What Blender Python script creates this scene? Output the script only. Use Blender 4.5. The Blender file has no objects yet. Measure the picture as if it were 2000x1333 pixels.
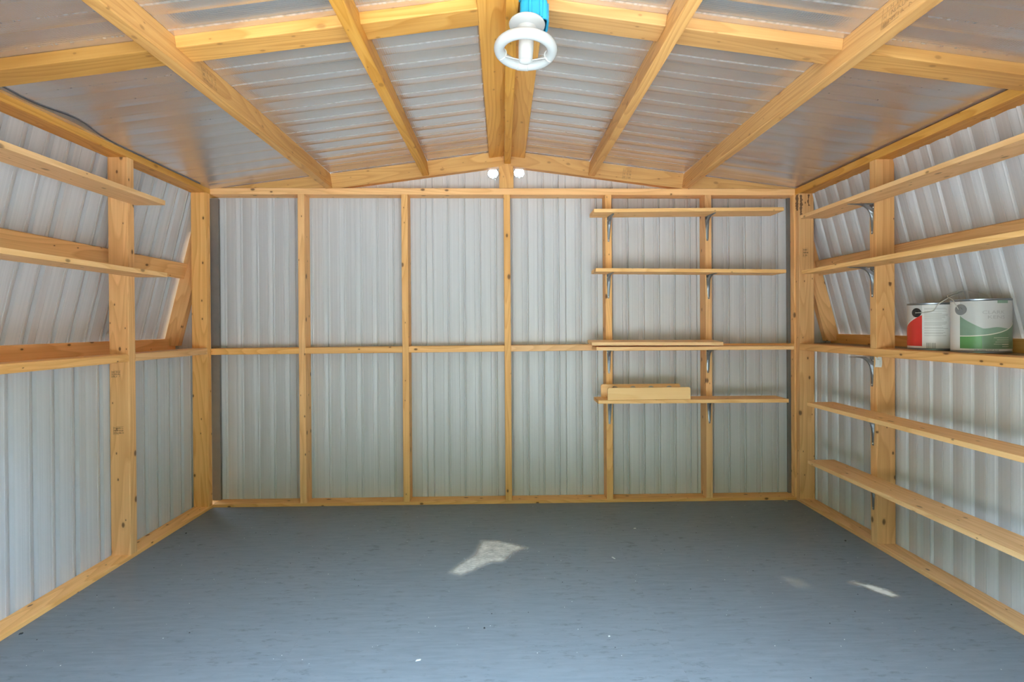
import bpy, bmesh, math, random
from mathutils import Vector, Matrix
random.seed(7)
SC = bpy.context.scene
COL = SC.collection
PI = math.pi

# ------------------------------------------------------------------ camera
cam_d = bpy.data.cameras.new('camera')
cam = bpy.data.objects.new('camera', cam_d)
COL.objects.link(cam)
SC.camera = cam
cam_d.sensor_width = 36.0
cam_d.lens = 18.0
cam_d.shift_y = -27.2 / 2000.0
cam_d.clip_start = 0.02
YAW, PITCH, ROLL, CAMH = 0.0179, -0.0039, -0.0069, 1.037
fwd = Vector((math.sin(YAW) * math.cos(PITCH), math.cos(YAW) * math.cos(PITCH), math.sin(PITCH)))
right = Vector((math.cos(YAW), -math.sin(YAW), 0))
up = right.cross(fwd)
r2 = right * math.cos(ROLL) + up * math.sin(ROLL)
u2 = -right * math.sin(ROLL) + up * math.cos(ROLL)
M = Matrix((r2, u2, -fwd)).transposed().to_4x4()
M.translation = Vector((0, 0, CAMH))
cam.matrix_world = M

# ------------------------------------------------------------------ sky, sun, exposure
w = bpy.data.worlds.new('sky')
SC.world = w
w.use_nodes = True
wn = w.node_tree
wn.nodes.clear()
wo = wn.nodes.new('ShaderNodeOutputWorld')
wb = wn.nodes.new('ShaderNodeBackground')
wb.inputs['Color'].default_value = (0.52, 0.74, 1.0, 1)
wb.inputs['Strength'].default_value = 13.0
wn.links.new(wb.outputs[0], wo.inputs[0])

sun_d = bpy.data.lights.new('sun', 'SUN')
sun_d.energy = 14.5
sun_d.angle = math.radians(0.6)
sun_d.color = (1.0, 0.93, 0.82)
sun = bpy.data.objects.new('sun', sun_d)
COL.objects.link(sun)
# the sun stands high, to the side and a little behind the far end: it reaches the ground outside, never the inside
sd = Vector((-0.45, -0.35, -0.82)).normalized()
sun.rotation_euler = sd.to_track_quat('-Z', 'Y').to_euler()

SC.view_settings.view_transform = 'Standard'
SC.view_settings.look = 'None'
SC.view_settings.gamma = 1.0
SC.view_settings.use_curve_mapping = False
SC.view_settings.exposure = 1.30
SC.cycles.max_bounces = 14
SC.cycles.diffuse_bounces = 10
SC.cycles.glossy_bounces = 6
SC.cycles.use_denoising = True

# ------------------------------------------------------------------ material helpers
def new_mat(name):
    m = bpy.data.materials.new(name)
    m.use_nodes = True
    nt = m.node_tree
    b = nt.nodes['Principled BSDF']
    return m, nt, b


def N(nt, kind, **kw):
    n = nt.nodes.new(kind)
    for k, v in kw.items():
        setattr(n, k, v)
    return n


def math_node(nt, op, a, b=None, c=None):
    n = N(nt, 'ShaderNodeMath', operation=op)
    for i, v in enumerate((a, b, c)):
        if v is None:
            continue
        if isinstance(v, (int, float)):
            n.inputs[i].default_value = v
        else:
            nt.links.new(v, n.inputs[i])
    return n.outputs[0]


def mixc(nt, fac, a, b, mode='MIX'):
    n = N(nt, 'ShaderNodeMix', data_type='RGBA', blend_type=mode)
    if isinstance(fac, (int, float)):
        n.inputs[0].default_value = fac
    else:
        nt.links.new(fac, n.inputs[0])
    for i, v in ((6, a), (7, b)):
        if isinstance(v, tuple):
            n.inputs[i].default_value = (*v, 1)
        else:
            nt.links.new(v, n.inputs[i])
    return n.outputs[2]


def ramp(nt, fac, stops):
    n = N(nt, 'ShaderNodeValToRGB')
    cr = n.color_ramp
    while len(cr.elements) > len(stops):
        cr.elements.remove(cr.elements[-1])
    while len(cr.elements) < len(stops):
        cr.elements.new(0.5)
    for e, (p, c) in zip(cr.elements, stops):
        e.position = p
        e.color = (*c, 1) if isinstance(c, tuple) else (c, c, c, 1)
    nt.links.new(fac, n.inputs[0])
    return n.outputs[0]


def mapping(nt, vec, scale=(1, 1, 1), loc=None):
    n = N(nt, 'ShaderNodeMapping')
    n.inputs['Scale'].default_value = scale
    nt.links.new(vec, n.inputs['Vector'])
    if loc is not None:
        nt.links.new(loc, n.inputs['Location'])
    return n.outputs[0]


def noise(nt, vec, scale, detail=3, rough=0.55):
    n = N(nt, 'ShaderNodeTexNoise')
    n.inputs['Scale'].default_value = scale
    n.inputs['Detail'].default_value = detail
    n.inputs['Roughness'].default_value = rough
    nt.links.new(vec, n.inputs['Vector'])
    return n.outputs[0]


def bump(nt, b, h, strength, dist=0.002):
    n = N(nt, 'ShaderNodeBump')
    n.inputs['Strength'].default_value = strength
    n.inputs['Distance'].default_value = dist
    nt.links.new(h, n.inputs['Height'])
    nt.links.new(n.outputs[0], b.inputs['Normal'])


def wood_mat(name, light, mid, dark, knots=1.0, tone=0.10, ring=16.0):
    """Pine: the grain runs along each board's own X axis; every board gets its own cut."""
    m, nt, b = new_mat(name)
    tc = N(nt, 'ShaderNodeTexCoord')
    oi = N(nt, 'ShaderNodeObjectInfo')
    rnd = oi.outputs['Random']
    cx = N(nt, 'ShaderNodeCombineXYZ')
    nt.links.new(math_node(nt, 'MULTIPLY', rnd, 37.0), cx.inputs[0])
    nt.links.new(math_node(nt, 'MULTIPLY', rnd, 11.3), cx.inputs[1])
    nt.links.new(math_node(nt, 'MULTIPLY', rnd, 5.7), cx.inputs[2])
    add = N(nt, 'ShaderNodeVectorMath', operation='ADD')
    nt.links.new(tc.outputs['Object'], add.inputs[0])
    nt.links.new(cx.outputs[0], add.inputs[1])
    v = add.outputs[0]
    # growth rings: smooth field stretched along the board, cut into bands
    f1 = noise(nt, mapping(nt, v, (0.75, 7.5, 7.5)), 1.0, 1.5, 0.4)
    band = math_node(nt, 'FRACT', math_node(nt, 'MULTIPLY', f1, ring))
    grain = ramp(nt, band, [(0.0, 0.0), (0.45, 0.22), (0.80, 0.75), (0.90, 1.0), (1.0, 0.0)])
    fine = noise(nt, mapping(nt, v, (3.0, 160.0, 160.0)), 1.0, 2, 0.6)
    big = noise(nt, mapping(nt, v, (1.6, 5.0, 5.0)), 1.0, 2)
    c = mixc(nt, math_node(nt, 'MULTIPLY', grain, 0.60), light, mid)
    c = mixc(nt, ramp(nt, fine, [(0.35, 0.0), (0.75, 0.42)]), c, mid)
    c = mixc(nt, ramp(nt, big, [(0.45, 0.0), (0.8, 0.35)]), c, mid)
    # knots: sparse ovals
    vo = N(nt, 'ShaderNodeTexVoronoi', feature='F1', voronoi_dimensions='2D')
    vo.inputs['Scale'].default_value = 1.0
    sv = N(nt, 'ShaderNodeSeparateXYZ')
    nt.links.new(v, sv.inputs[0])
    kv = N(nt, 'ShaderNodeCombineXYZ')
    nt.links.new(math_node(nt, 'MULTIPLY', sv.outputs[0], 9.0), kv.inputs[0])
    nt.links.new(math_node(nt, 'MULTIPLY', math_node(nt, 'ADD', sv.outputs[1], sv.outputs[2]), 16.0), kv.inputs[1])
    nt.links.new(kv.outputs[0], vo.inputs['Vector'])
    d = vo.outputs['Distance']
    sep = N(nt, 'ShaderNodeSeparateColor')
    nt.links.new(vo.outputs['Color'], sep.inputs[0])
    pick = math_node(nt, 'GREATER_THAN', sep.outputs[0], 0.52)
    size = math_node(nt, 'MULTIPLY_ADD', math_node(nt, 'POWER', sep.outputs[1], 2.5), 0.13, 0.045)
    rel = math_node(nt, 'DIVIDE', d, size)
    core = ramp(nt, rel, [(0.0, 1.0), (0.55, 0.9), (1.0, 0.0)])
    halo = ramp(nt, math_node(nt, 'MULTIPLY', rel, 0.45), [(0.0, 1.0), (1.0, 0.0)])
    c = mixc(nt, math_node(nt, 'MULTIPLY', math_node(nt, 'MULTIPLY', halo, pick), 0.45 * knots), c, mid)
    c = mixc(nt, math_node(nt, 'MULTIPLY', math_node(nt, 'MULTIPLY', core, pick), 0.85 * knots), c, dark)
    # every board a little different in tone
    hv = N(nt, 'ShaderNodeHueSaturation')
    nt.links.new(c, hv.inputs['Color'])
    nt.links.new(math_node(nt, 'MULTIPLY_ADD', rnd, 2 * tone, 1.0 - tone), hv.inputs['Value'])
    rnd2 = math_node(nt, 'FRACT', math_node(nt, 'MULTIPLY', rnd, 7.13))
    nt.links.new(math_node(nt, 'MULTIPLY_ADD', rnd2, 0.14, 0.95), hv.inputs['Saturation'])
    nt.links.new(hv.outputs[0], b.inputs['Base Color'])
    b.inputs['Roughness'].default_value = 0.55
    b.inputs['Specular IOR Level'].default_value = 0.35
    bump(nt, b, math_node(nt, 'ADD', fine, math_node(nt, 'MULTIPLY', grain, 0.3)), 0.25, 0.0012)
    return m


def plain(name, col, rough=0.5, metal=0.0, spec=0.5, vary=0.06, scale=18.0):
    m, nt, b = new_mat(name)
    tc = N(nt, 'ShaderNodeTexCoord')
    f = noise(nt, tc.outputs['Object'], scale, 3)
    lo = tuple(max(0, x * (1 - vary)) for x in col)
    hi = tuple(min(1, x * (1 + vary)) for x in col)
    nt.links.new(mixc(nt, f, lo, hi), b.inputs['Base Color'])
    b.inputs['Roughness'].default_value = rough
    b.inputs['Metallic'].default_value = metal
    b.inputs['Specular IOR Level'].default_value = spec
    return m


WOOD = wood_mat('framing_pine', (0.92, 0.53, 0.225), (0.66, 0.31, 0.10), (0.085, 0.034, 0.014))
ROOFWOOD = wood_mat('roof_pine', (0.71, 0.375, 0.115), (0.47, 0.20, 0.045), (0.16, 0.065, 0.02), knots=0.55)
SHELFWOOD = wood_mat('shelf_pine', (0.93, 0.57, 0.255), (0.70, 0.36, 0.125), (0.13, 0.055, 0.02), knots=0.8, tone=0.06)
TRAYWOOD = wood_mat('tray_beech', (0.97, 0.635, 0.315), (0.87, 0.51, 0.22), (0.45, 0.27, 0.10), knots=0.0, tone=0.02, ring=9)


def metal_sheet_mat():
    m, nt, b = new_mat('grey_painted_metal')
    tc = N(nt, 'ShaderNodeTexCoord')
    o = tc.outputs['Object']
    # local x runs across the ribs, local y along them
    st = noise(nt, mapping(nt, o, (90.0, 0.35, 1.0)), 1.0, 3, 0.6)
    st2 = noise(nt, mapping(nt, o, (14.0, 0.5, 1.0)), 1.0, 2, 0.5)
    c = mixc(nt, ramp(nt, st, [(0.3, 0.0), (0.7, 1.0)]), (0.50, 0.485, 0.485), (0.61, 0.59, 0.585))
    c = mixc(nt, ramp(nt, st2, [(0.35, 0.0), (0.7, 0.5)]), c, (0.51, 0.505, 0.50))
    # a few scuffs
    sc = noise(nt, mapping(nt, o, (30, 30, 1)), 1.0, 4, 0.7)
    c = mixc(nt, ramp(nt, sc, [(0.74, 0.0), (0.80, 0.5)]), c, (0.18, 0.18, 0.175))
    nt.links.new(c, b.inputs['Base Color'])
    b.inputs['Metallic'].default_value = 0.0
    nt.links.new(ramp(nt, st, [(0.2, 0.30), (0.8, 0.48)]), b.inputs['Roughness'])
    emb = noise(nt, mapping(nt, o, (160.0, 70.0, 1.0)), 1.0, 2, 0.6)
    bump(nt, b, math_node(nt, 'ADD', math_node(nt, 'MULTIPLY', emb, 0.5), math_node(nt, 'MULTIPLY', st, 1.3)), 0.6, 0.0011)
    return m


METAL = metal_sheet_mat()


def foil_mat():
    m, nt, b = new_mat('foil_insulation')
    tc = N(nt, 'ShaderNodeTexCoord')
    o = tc.outputs['Object']
    f = noise(nt, mapping(nt, o, (2.0, 30.0, 1.0)), 1.0, 3)
    at = N(nt, 'ShaderNodeAttribute', attribute_name='rib_glint')       # door light glinting on the ribs, painted in: paler, less mirror-like
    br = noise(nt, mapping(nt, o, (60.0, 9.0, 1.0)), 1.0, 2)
    rib_glint = math_node(nt, 'MULTIPLY', at.outputs['Fac'], ramp(nt, br, [(0.3, 0.12), (0.65, 0.42)]))
    nt.links.new(mixc(nt, rib_glint, mixc(nt, f, (0.60, 0.57, 0.555), (0.71, 0.68, 0.665)), (0.86, 0.86, 0.86)), b.inputs['Base Color'])
    nt.links.new(math_node(nt, 'MULTIPLY_ADD', rib_glint, -0.70, 0.78), b.inputs['Metallic'])
    b.inputs['Roughness'].default_value = 0.27
    vo = N(nt, 'ShaderNodeTexVoronoi', feature='F1')
    vo.inputs['Scale'].default_value = 130.0
    vo.inputs['Randomness'].default_value = 0.15
    nt.links.new(o, vo.inputs['Vector'])
    wv = noise(nt, mapping(nt, o, (3.0, 24.0, 1.0)), 1.0, 3)
    bump(nt, b, math_node(nt, 'ADD', math_node(nt, 'MULTIPLY', vo.outputs['Distance'], 0.35), math_node(nt, 'MULTIPLY', wv, 0.45)), 0.30, 0.004)
    return m


FOIL = foil_mat()


def floor_mat():
    m, nt, b = new_mat('grey_floor_paint')
    tc = N(nt, 'ShaderNodeTexCoord')
    o = tc.outputs['Object']
    gr = noise(nt, mapping(nt, o, (7.0, 60.0, 1.0)), 1.0, 4, 0.65)
    pat = noise(nt, o, 2.2, 4, 0.6)
    c = mixc(nt, ramp(nt, gr, [(0.35, 0.0), (0.7, 1.0)]), (0.150, 0.168, 0.183), (0.190, 0.208, 0.224))
    c = mixc(nt, ramp(nt, pat, [(0.35, 0.0), (0.7, 0.6)]), c, (0.196, 0.210, 0.222))
    dk = noise(nt, mapping(nt, o, (16.0, 50.0, 1.0)), 1.0, 5, 0.7)
    patch = noise(nt, o, 4.0, 2)
    dkm = math_node(nt, 'MULTIPLY', ramp(nt, dk, [(0.55, 0.0), (0.66, 1.0)]), ramp(nt, patch, [(0.40, 0.15), (0.60, 0.9)]))
    c = mixc(nt, dkm, c, (0.105, 0.115, 0.122))
    vo = N(nt, 'ShaderNodeTexVoronoi', feature='F1')
    vo.inputs['Scale'].default_value = 13.0
    nt.links.new(o, vo.inputs['Vector'])
    sp = N(nt, 'ShaderNodeSeparateColor')
    nt.links.new(vo.outputs['Color'], sp.inputs[0])
    dot = math_node(nt, 'MULTIPLY', math_node(nt, 'LESS_THAN', vo.outputs['Distance'], 0.035), math_node(nt, 'GREATER_THAN', sp.outputs[0], 0.80))
    c = mixc(nt, dot, c, (0.05, 0.055, 0.06))
    nt.links.new(c, b.inputs['Base Color'])
    nt.links.new(ramp(nt, pat, [(0.3, 0.36), (0.7, 0.5)]), b.inputs['Roughness'])
    b.inputs['Specular IOR Level'].default_value = 0.25
    bump(nt, b, math_node(nt, 'ADD', gr, dk), 0.25, 0.001)
    return m


FLOOR = floor_mat()
STEEL = plain('zinc_steel', (0.30, 0.32, 0.34), 0.38, 0.9, vary=0.1)
SCREW = plain('bright_screw', (0.72, 0.70, 0.66), 0.28, 0.9)
WHITE = plain('white_plastic', (0.47, 0.455, 0.43), 0.32, vary=0.02)
TUBE = plain('white_glass_tube', (0.47, 0.47, 0.455), 0.16, vary=0.01)
VENTPL = plain('vent_plastic', (0.42, 0.41, 0.38), 0.5, vary=0.03)
BLUE = plain('blue_plastic', (0.02, 0.34, 0.55), 0.38, vary=0.05)
DARK = plain('dark_closure', (0.19, 0.165, 0.145), 0.7, vary=0.15)
BARK = plain('bark', (0.20, 0.105, 0.05), 0.9, vary=0.5, scale=90)
CANWHITE = plain('can_label_white', (0.66, 0.64, 0.61), 0.35, vary=0.03)
CANGREY = plain('can_label_grey', (0.50, 0.49, 0.47), 0.35, vary=0.03)
CANRED = plain('can_label_red', (0.62, 0.035, 0.025), 0.35, vary=0.05)
CANSAGE = plain('can_label_sage', (0.20, 0.29, 0.21), 0.35, vary=0.12, scale=40)
CANGREEN = plain('can_label_green', (0.10, 0.27, 0.085), 0.35, vary=0.22, scale=14)
CANDEEP = plain('can_label_deep_sage', (0.15, 0.245, 0.15), 0.35, vary=0.25, scale=30)
CANCREAM = plain('can_label_cream', (0.66, 0.63, 0.52), 0.35, vary=0.03)
INK = plain('label_ink', (0.10, 0.10, 0.10), 0.5)
GREYINK = plain('label_grey_ink', (0.36, 0.35, 0.33), 0.5)
BLACKPL = plain('black_plastic', (0.02, 0.02, 0.022), 0.4)
GREYPL = plain('grey_plastic', (0.20, 0.20, 0.20), 0.4)
WIRE = plain('steel_wire', (0.56, 0.54, 0.50), 0.4, 0.4)
STAMPINK = plain('stamp_ink', (0.30, 0.165, 0.065), 0.8)
PAPER = plain('sticker_paper', (0.62, 0.61, 0.58), 0.6, vary=0.03)
GROUND = plain('pale_gravel', (0.46, 0.43, 0.38), 0.9, vary=0.25, scale=30)
FLECK = plain('white_flecks', (0.60, 0.59, 0.56), 0.7)
DARKFLECK = plain('dark_crumbs', (0.03, 0.03, 0.03), 0.8)

# ------------------------------------------------------------------ object helpers
WORLD = {}      # world matrix of every object by name


def empty(name, loc=(0, 0, 0), parent=None):
    o = bpy.data.objects.new(name, None)
    o.empty_display_size = 0.05
    COL.objects.link(o)
    o.location = loc
    WORLD[o.name] = Matrix.Translation(loc)
    return o


def struct(name, loc=(0, 0, 0)):
    o = empty(name, loc)
    o['kind'] = 'structure'
    return o


def tag(o, label, cat, group=None, kind=None):
    o['label'] = label
    o['category'] = cat
    if group:
        o['group'] = group
    if kind:
        o['kind'] = kind
    return o


def link_mesh(name, me, mat, parent=None, matrix=None, smooth=False):
    o = bpy.data.objects.new(name, me)
    COL.objects.link(o)
    if mat is not None and not me.materials:
        me.materials.append(mat)
    if smooth:
        for p in me.polygons:
            p.use_smooth = True
    if matrix is None:
        matrix = Matrix.Identity(4)
    WORLD[o.name] = matrix.copy()
    if parent is not None:
        o.parent = parent
        o.matrix_basis = WORLD[parent.name].inverted() @ matrix
    else:
        o.matrix_basis = matrix
    return o


def from_bm(name, bm, mat, parent=None, matrix=None, smooth=False):
    me = bpy.data.meshes.new(name)
    bmesh.ops.recalc_face_normals(bm, faces=bm.faces)
    bm.to_mesh(me)
    bm.free()
    return link_mesh(name, me, mat, parent, matrix, smooth)


def frame(origin, xaxis, zaxis):
    x = Vector(xaxis).normalized()
    z = Vector(zaxis)
    y = z.cross(x).normalized()
    z = x.cross(y).normalized()
    m = Matrix((x, y, z)).transposed().to_4x4()
    m.translation = Vector(origin)
    return m


def board(name, p0, p1, wy, tz, zaxis, mat, parent=None, bev=0.003):
    """A board from p0 to p1 (centres of its two ends); wy along local Y, tz along local Z (zaxis)."""
    p0, p1 = Vector(p0), Vector(p1)
    ln = (p1 - p0).length
    bm = bmesh.new()
    bmesh.ops.create_cube(bm, size=1.0)
    bmesh.ops.scale(bm, vec=(ln, wy, tz), verts=bm.verts)
    if bev > 0:
        es = [e for e in bm.edges if abs((e.verts[0].co - e.verts[1].co).x) > ln * 0.5]
        bmesh.ops.bevel(bm, geom=es, offset=bev, segments=2, affect='EDGES', profile=0.5)
    return from_bm(name, bm, mat, parent, frame((p0 + p1) / 2, p1 - p0, zaxis))


def box(name, lo, hi, mat, parent=None, along='auto', bev=0.003):
    """Axis-aligned board given by two corners; grain along its longest side."""
    lo, hi = Vector(lo), Vector(hi)
    c = (lo + hi) / 2
    d = hi - lo
    if along == 'auto':
        a = max(range(3), key=lambda i: d[i])
    else:
        a = 'xyz'.index(along)
    if a == 0:
        return board(name, (lo.x, c.y, c.z), (hi.x, c.y, c.z), d.y, d.z, (0, 0, 1), mat, parent, bev)
    if a == 1:
        return board(name, (c.x, lo.y, c.z), (c.x, hi.y, c.z), d.x, d.z, (0, 0, 1), mat, parent, bev)
    return board(name, (c.x, c.y, lo.z), (c.x, c.y, hi.z), d.x, d.y, (0, 1, 0), mat, parent, bev)


def prism(name, pts, depth, matrix, mat, parent=None, bev=0.0, smooth=False):
    """Polygon pts in local XZ, extruded 0..depth along local Y."""
    bm = bmesh.new()
    a = [bm.verts.new((x, 0, z)) for x, z in pts]
    b = [bm.verts.new((x, depth, z)) for x, z in pts]
    bm.faces.new(a)
    bm.faces.new(b[::-1])
    n = len(pts)
    for i in range(n):
        j = (i + 1) % n
        bm.faces.new((a[i], b[i], b[j], a[j]))
    if bev > 0:
        bmesh.ops.bevel(bm, geom=[e for e in bm.edges], offset=bev, segments=1, affect='EDGES')
    return from_bm(name, bm, mat, parent, matrix, smooth)


def lathe(name, prof, mat, parent=None, matrix=None, seg=32, smooth=True):
    bm = bmesh.new()
    rings = []
    for r, z in prof:
        if r < 1e-6:
            rings.append([bm.verts.new((0, 0, z))])
        else:
            rings.append([bm.verts.new((r * math.cos(2 * PI * i / seg), r * math.sin(2 * PI * i / seg), z)) for i in range(seg)])
    for a, b in zip(rings, rings[1:]):
        for i in range(seg):
            j = (i + 1) % seg
            if len(a) == 1 and len(b) == 1:
                continue
            if len(a) == 1:
                bm.faces.new((a[0], b[i], b[j]))
            elif len(b) == 1:
                bm.faces.new((a[i], b[0], a[j]))
            else:
                bm.faces.new((a[i], b[i], b[j], a[j]))
    o = from_bm(name, bm, mat, parent, matrix, False)
    if smooth:
        o.data.polygons.foreach_set('use_smooth', [True] * len(o.data.polygons))
        o.data.set_sharp_from_angle(angle=math.radians(35))
    return o


def tube(name, pts, r, mat, parent=None, seg=8, closed=False, matrix=None, r_fn=None):
    pts = [Vector(p) for p in pts]
    n = len(pts)
    bm = bmesh.new()
    rings = []
    prev = None
    for i, p in enumerate(pts):
        if closed:
            t = (pts[(i + 1) % n] - pts[i - 1]).normalized()
        else:
            t = (pts[min(i + 1, n - 1)] - pts[max(i - 1, 0)]).normalized()
        if prev is None:
            s = t.cross(Vector((0.13, 0.31, 0.94)))
            if s.length < 1e-3:
                s = t.cross(Vector((1, 0, 0)))
        else:
            s = prev - t * prev.dot(t)
        s.normalize()
        prev = s
        q = t.cross(s)
        rr = r if r_fn is None else r_fn(i / max(1, n - 1))
        rings.append([bm.verts.new(p + (s * math.cos(2 * PI * k / seg) + q * math.sin(2 * PI * k / seg)) * rr) for k in range(seg)])
    m = n if closed else n - 1
    for i in range(m):
        a, b = rings[i], rings[(i + 1) % n]
        off = 0
        if closed and i == n - 1:
            off = min(range(seg), key=lambda o_: sum((a[k].co - b[(k + o_) % seg].co).length for k in range(seg)))
        for k in range(seg):
            bm.faces.new((a[k], a[(k + 1) % seg], b[(k + 1 + off) % seg], b[(k + off) % seg]))
    if not closed:
        bm.faces.new(rings[0][::-1])
        bm.faces.new(rings[-1])
    o = from_bm(name, bm, mat, parent, matrix, False)
    o.data.polygons.foreach_set('use_smooth', [True] * len(o.data.polygons))
    return o


# ------------------------------------------------------------------ dimensions (metres; +X right, +Y into the shed, +Z up)
D = 2.968                 # front plane of the back wall framing
B = D + 0.089             # inner crests of the back wall sheets
LX, RX = -1.6725, 1.714   # room side of the side framing
LO, RO = -1.7615, 1.803   # inner crests of the lower side sheets
YF = 0.50                 # the open doorway end
SILL = 0.018


def plate_z(x):           # underside of the top plates (the frame is a touch out of level)
    return 1.7995 - (x - LX) * 0.0040


XR = 0.0335               # ridge


def roof_z(x):            # underside of the foil
    return 2.056 - 0.132 * abs(x - 0.028)


def steep(x_side, z):     # inner crests of the steep lower roof slope
    if x_side < 0:
        return -1.760 - 0.2515 * (1.812 - z)
    return 1.790 + 0.262 * (1.79 - z)


# ------------------------------------------------------------------ ground outside
gm = bmesh.new()
bmesh.ops.create_grid(gm, x_segments=1, y_segments=1, size=40)
g = from_bm('ground', gm, GROUND, None, Matrix.Translation((0, 0, -0.16)))
g['kind'] = 'structure'

# unseen line of dense trees, added behind the camera to close off the lowest part of the sky
tm = bmesh.new()
rt_ = random.Random(2)
for i in range(26):
    x = -26 + i * 2.1 + rt_.uniform(-0.5, 0.5)
    r_ = rt_.uniform(3.2, 4.2)
    mt_ = Matrix.Translation((x, -9.5 + rt_.uniform(-1.2, 1.2), rt_.uniform(3.0, 4.6))) @ Matrix.Diagonal((r_, r_ * 0.9, r_ * rt_.uniform(1.0, 1.35), 1))
    bmesh.ops.create_icosphere(tm, subdivisions=2, radius=1.0, matrix=mt_)
for v in tm.verts:
    v.co += Vector((rt_.uniform(-.18, .18), rt_.uniform(-.18, .18), rt_.uniform(-.18, .18)))
tl = from_bm('sky_blocker_trees', tm, plain('leaf_green', (0.045, 0.075, 0.025), 0.8, vary=0.4, scale=3))
tl['kind'] = 'structure'

# ------------------------------------------------------------------ ribbed metal sheets
PITCH_R = 0.0985
PROFILE = [(0.0, 0.0), (0.0025, 0.0085), (0.0065, 0.0090), (0.0100, 0.0050)] + [
    (0.0100 + 0.0240 * t, 0.0050 - 0.0050 * math.sin(PI / 2 * t)) for t in (0.25, 0.5, 0.75, 1.0)] + [(0.0355, 0.0022), (0.0372, 0.0004)] + [
    (0.0372 + 0.0613 * t, 0.0004 + 0.0056 * t ** 1.8) for t in (0.15, 0.3, 0.45, 0.6, 0.75, 0.9)] + [(0.0950, 0.0020)]


def sheet(name, u0, u1, lo_fn, hi_fn, matrix, parent, hole=None, u_min=-99, u_max=99, lap=0.036, lift=0.0, kz=1.0):
    """One sheet of ribbed metal from u0 to u1, ending in a flat lap; local X across, local Y along the ribs, local Z away from the room."""
    us = [(u0 - 0.012, 0.0095), (u0 - 0.0004, 0.0095)]     # tongue under the neighbouring lap
    n_ribs = max(1, int(round((u1 - u0 - lap) / PITCH_R)))
    pitch = (u1 - u0 - lap) / n_ribs
    for k in range(n_ribs):
        for du, dz in PROFILE:
            us.append((u0 + k * pitch + du * pitch / PITCH_R, dz * kz))
    e = u0 + n_ribs * pitch
    us += [(e, 0.0), (e + 0.0006, 0.0060), (e + 0.0018, 0.0060), (e + 0.0024, -0.0012), (u1 - 0.0008, -0.0012), (u1, 0.0080)]

    def depth_at(u):
        for (a, za), (b, zb) in zip(us, us[1:]):
            if a <= u <= b:
                return za + (zb - za) * ((u - a) / max(1e-9, b - a))
        return 0.0
    holes = hole or []
    xs = sorted(set([u for u, _ in us] + [hx + hr * math.cos(PI * i / 20) for hx, hy, hr in holes for i in range(21)]
                    + [b_ for b_ in (u_min, u_max) if us[0][0] < b_ < us[-1][0]]))
    xs = [x for x in xs if us[0][0] - 1e-6 <= x <= us[-1][0] + 1e-6 and u_min - 1e-9 <= x <= u_max + 1e-9]
    if len(xs) < 2:
        return None
    bm = bmesh.new()
    for a, b in zip(xs, xs[1:]):
        if b - a < 1e-7:
            continue
        za, zb = depth_at(a) + lift, depth_at(b) + lift
        spans = [((lo_fn(a), hi_fn(a)), (lo_fn(b), hi_fn(b)))]
        for hx, hy, hr in holes:
            if a >= hx - hr - 1e-6 and b <= hx + hr + 1e-6:
                ha = math.sqrt(max(0, hr * hr - (a - hx) ** 2))
                hb = math.sqrt(max(0, hr * hr - (b - hx) ** 2))
                spans = [((lo_fn(a), hy - ha), (lo_fn(b), hy - hb)), ((hy + ha, hi_fn(a)), (hy + hb, hi_fn(b)))]
        for (al, ah), (bl, bh) in spans:
            if ah - al < 1e-5 and bh - bl < 1e-5:
                continue
            vs = [bm.verts.new(p) for p in ((a, al, za), (b, bl, zb), (b, bh, zb), (a, ah, za))]
            bm.faces.new(vs)
    bmesh.ops.remove_doubles(bm, verts=bm.verts, dist=1e-6)
    return from_bm(name, bm, METAL, parent, matrix)


def wall_matrix(origin, uaxis, vaxis):
    u = Vector(uaxis).normalized()
    v = Vector(vaxis).normalized()
    n = u.cross(v)
    m = Matrix((u, v, n)).transposed().to_4x4()
    m.translation = Vector(origin)
    return m


VENTS = [(-0.052, 1.941), (0.1035, 1.945)]
# back wall: u = x, v = z; u x v = -y so depth axis flips: use u = -x
wall_back = struct('wall_back', (0, B, 0))
mb = wall_matrix((0, B, 0), (-1, 0, 0), (0, 0, 1))       # u=-x, v=z, n=+y


def bl(u):
    return -0.15 if -LO > u > -RO else 0.875


def bh(u):
    x = -u
    z = roof_z(x) - 0.004
    if x < LO - 0.005:
        z = min(z, 1.812 - (-1.760 - x) / 0.2515)
    if x > RO + 0.005:
        z = min(z, 1.79 - (x - 1.790) / 0.262)
    return max(z, bl(u) + 0.0001)


holes = [(-vx, vz, 0.0335) for vx, vz in VENTS]
u = -2.02
starts = []
for s0 in (-2.05, -1.13, -0.34, 0.45, 1.26):
    starts.append(s0)
starts.append(2.05)
for a, b in zip(starts, starts[1:]):
    hh = [h for h in holes if a < h[0] - 0.034 and h[0] + 0.034 < b]
    sheet('metal_sheet', a, b, bl, bh, mb, wall_back, hh, -2.0, 2.0)

# side walls, lower part
wall_left = struct('wall_left', (LO, 1.4, 0))
ml = wall_matrix((LO, 0, 0), (0, -1, 0), (0, 0, 1))      # u=-y, n = (-1,0,0)x.. -> outward
assert ml.to_3x3().col[2].x < 0
for s0, s1 in ((-3.06, -2.945), (-2.945, -2.153), (-2.153, -1.361), (-1.361, -YF)):
    sheet('metal_sheet', s0, s1, lambda u: -0.15, lambda u: 0.885, ml, wall_left, None, -B, -YF, kz=1.7)
wall_right = struct('wall_right', (RO, 1.4, 0))
mr = wall_matrix((RO, 0, 0), (0, 1, 0), (0, 0, 1))
assert mr.to_3x3().col[2].x > 0
for s0, s1 in ((YF, 1.375), (1.375, 2.167), (2.167, 3.06)):
    sheet('metal_sheet', s0, s1, lambda u: -0.15, lambda u: 0.885, mr, wall_right, None, YF, B, kz=1.7)

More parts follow.
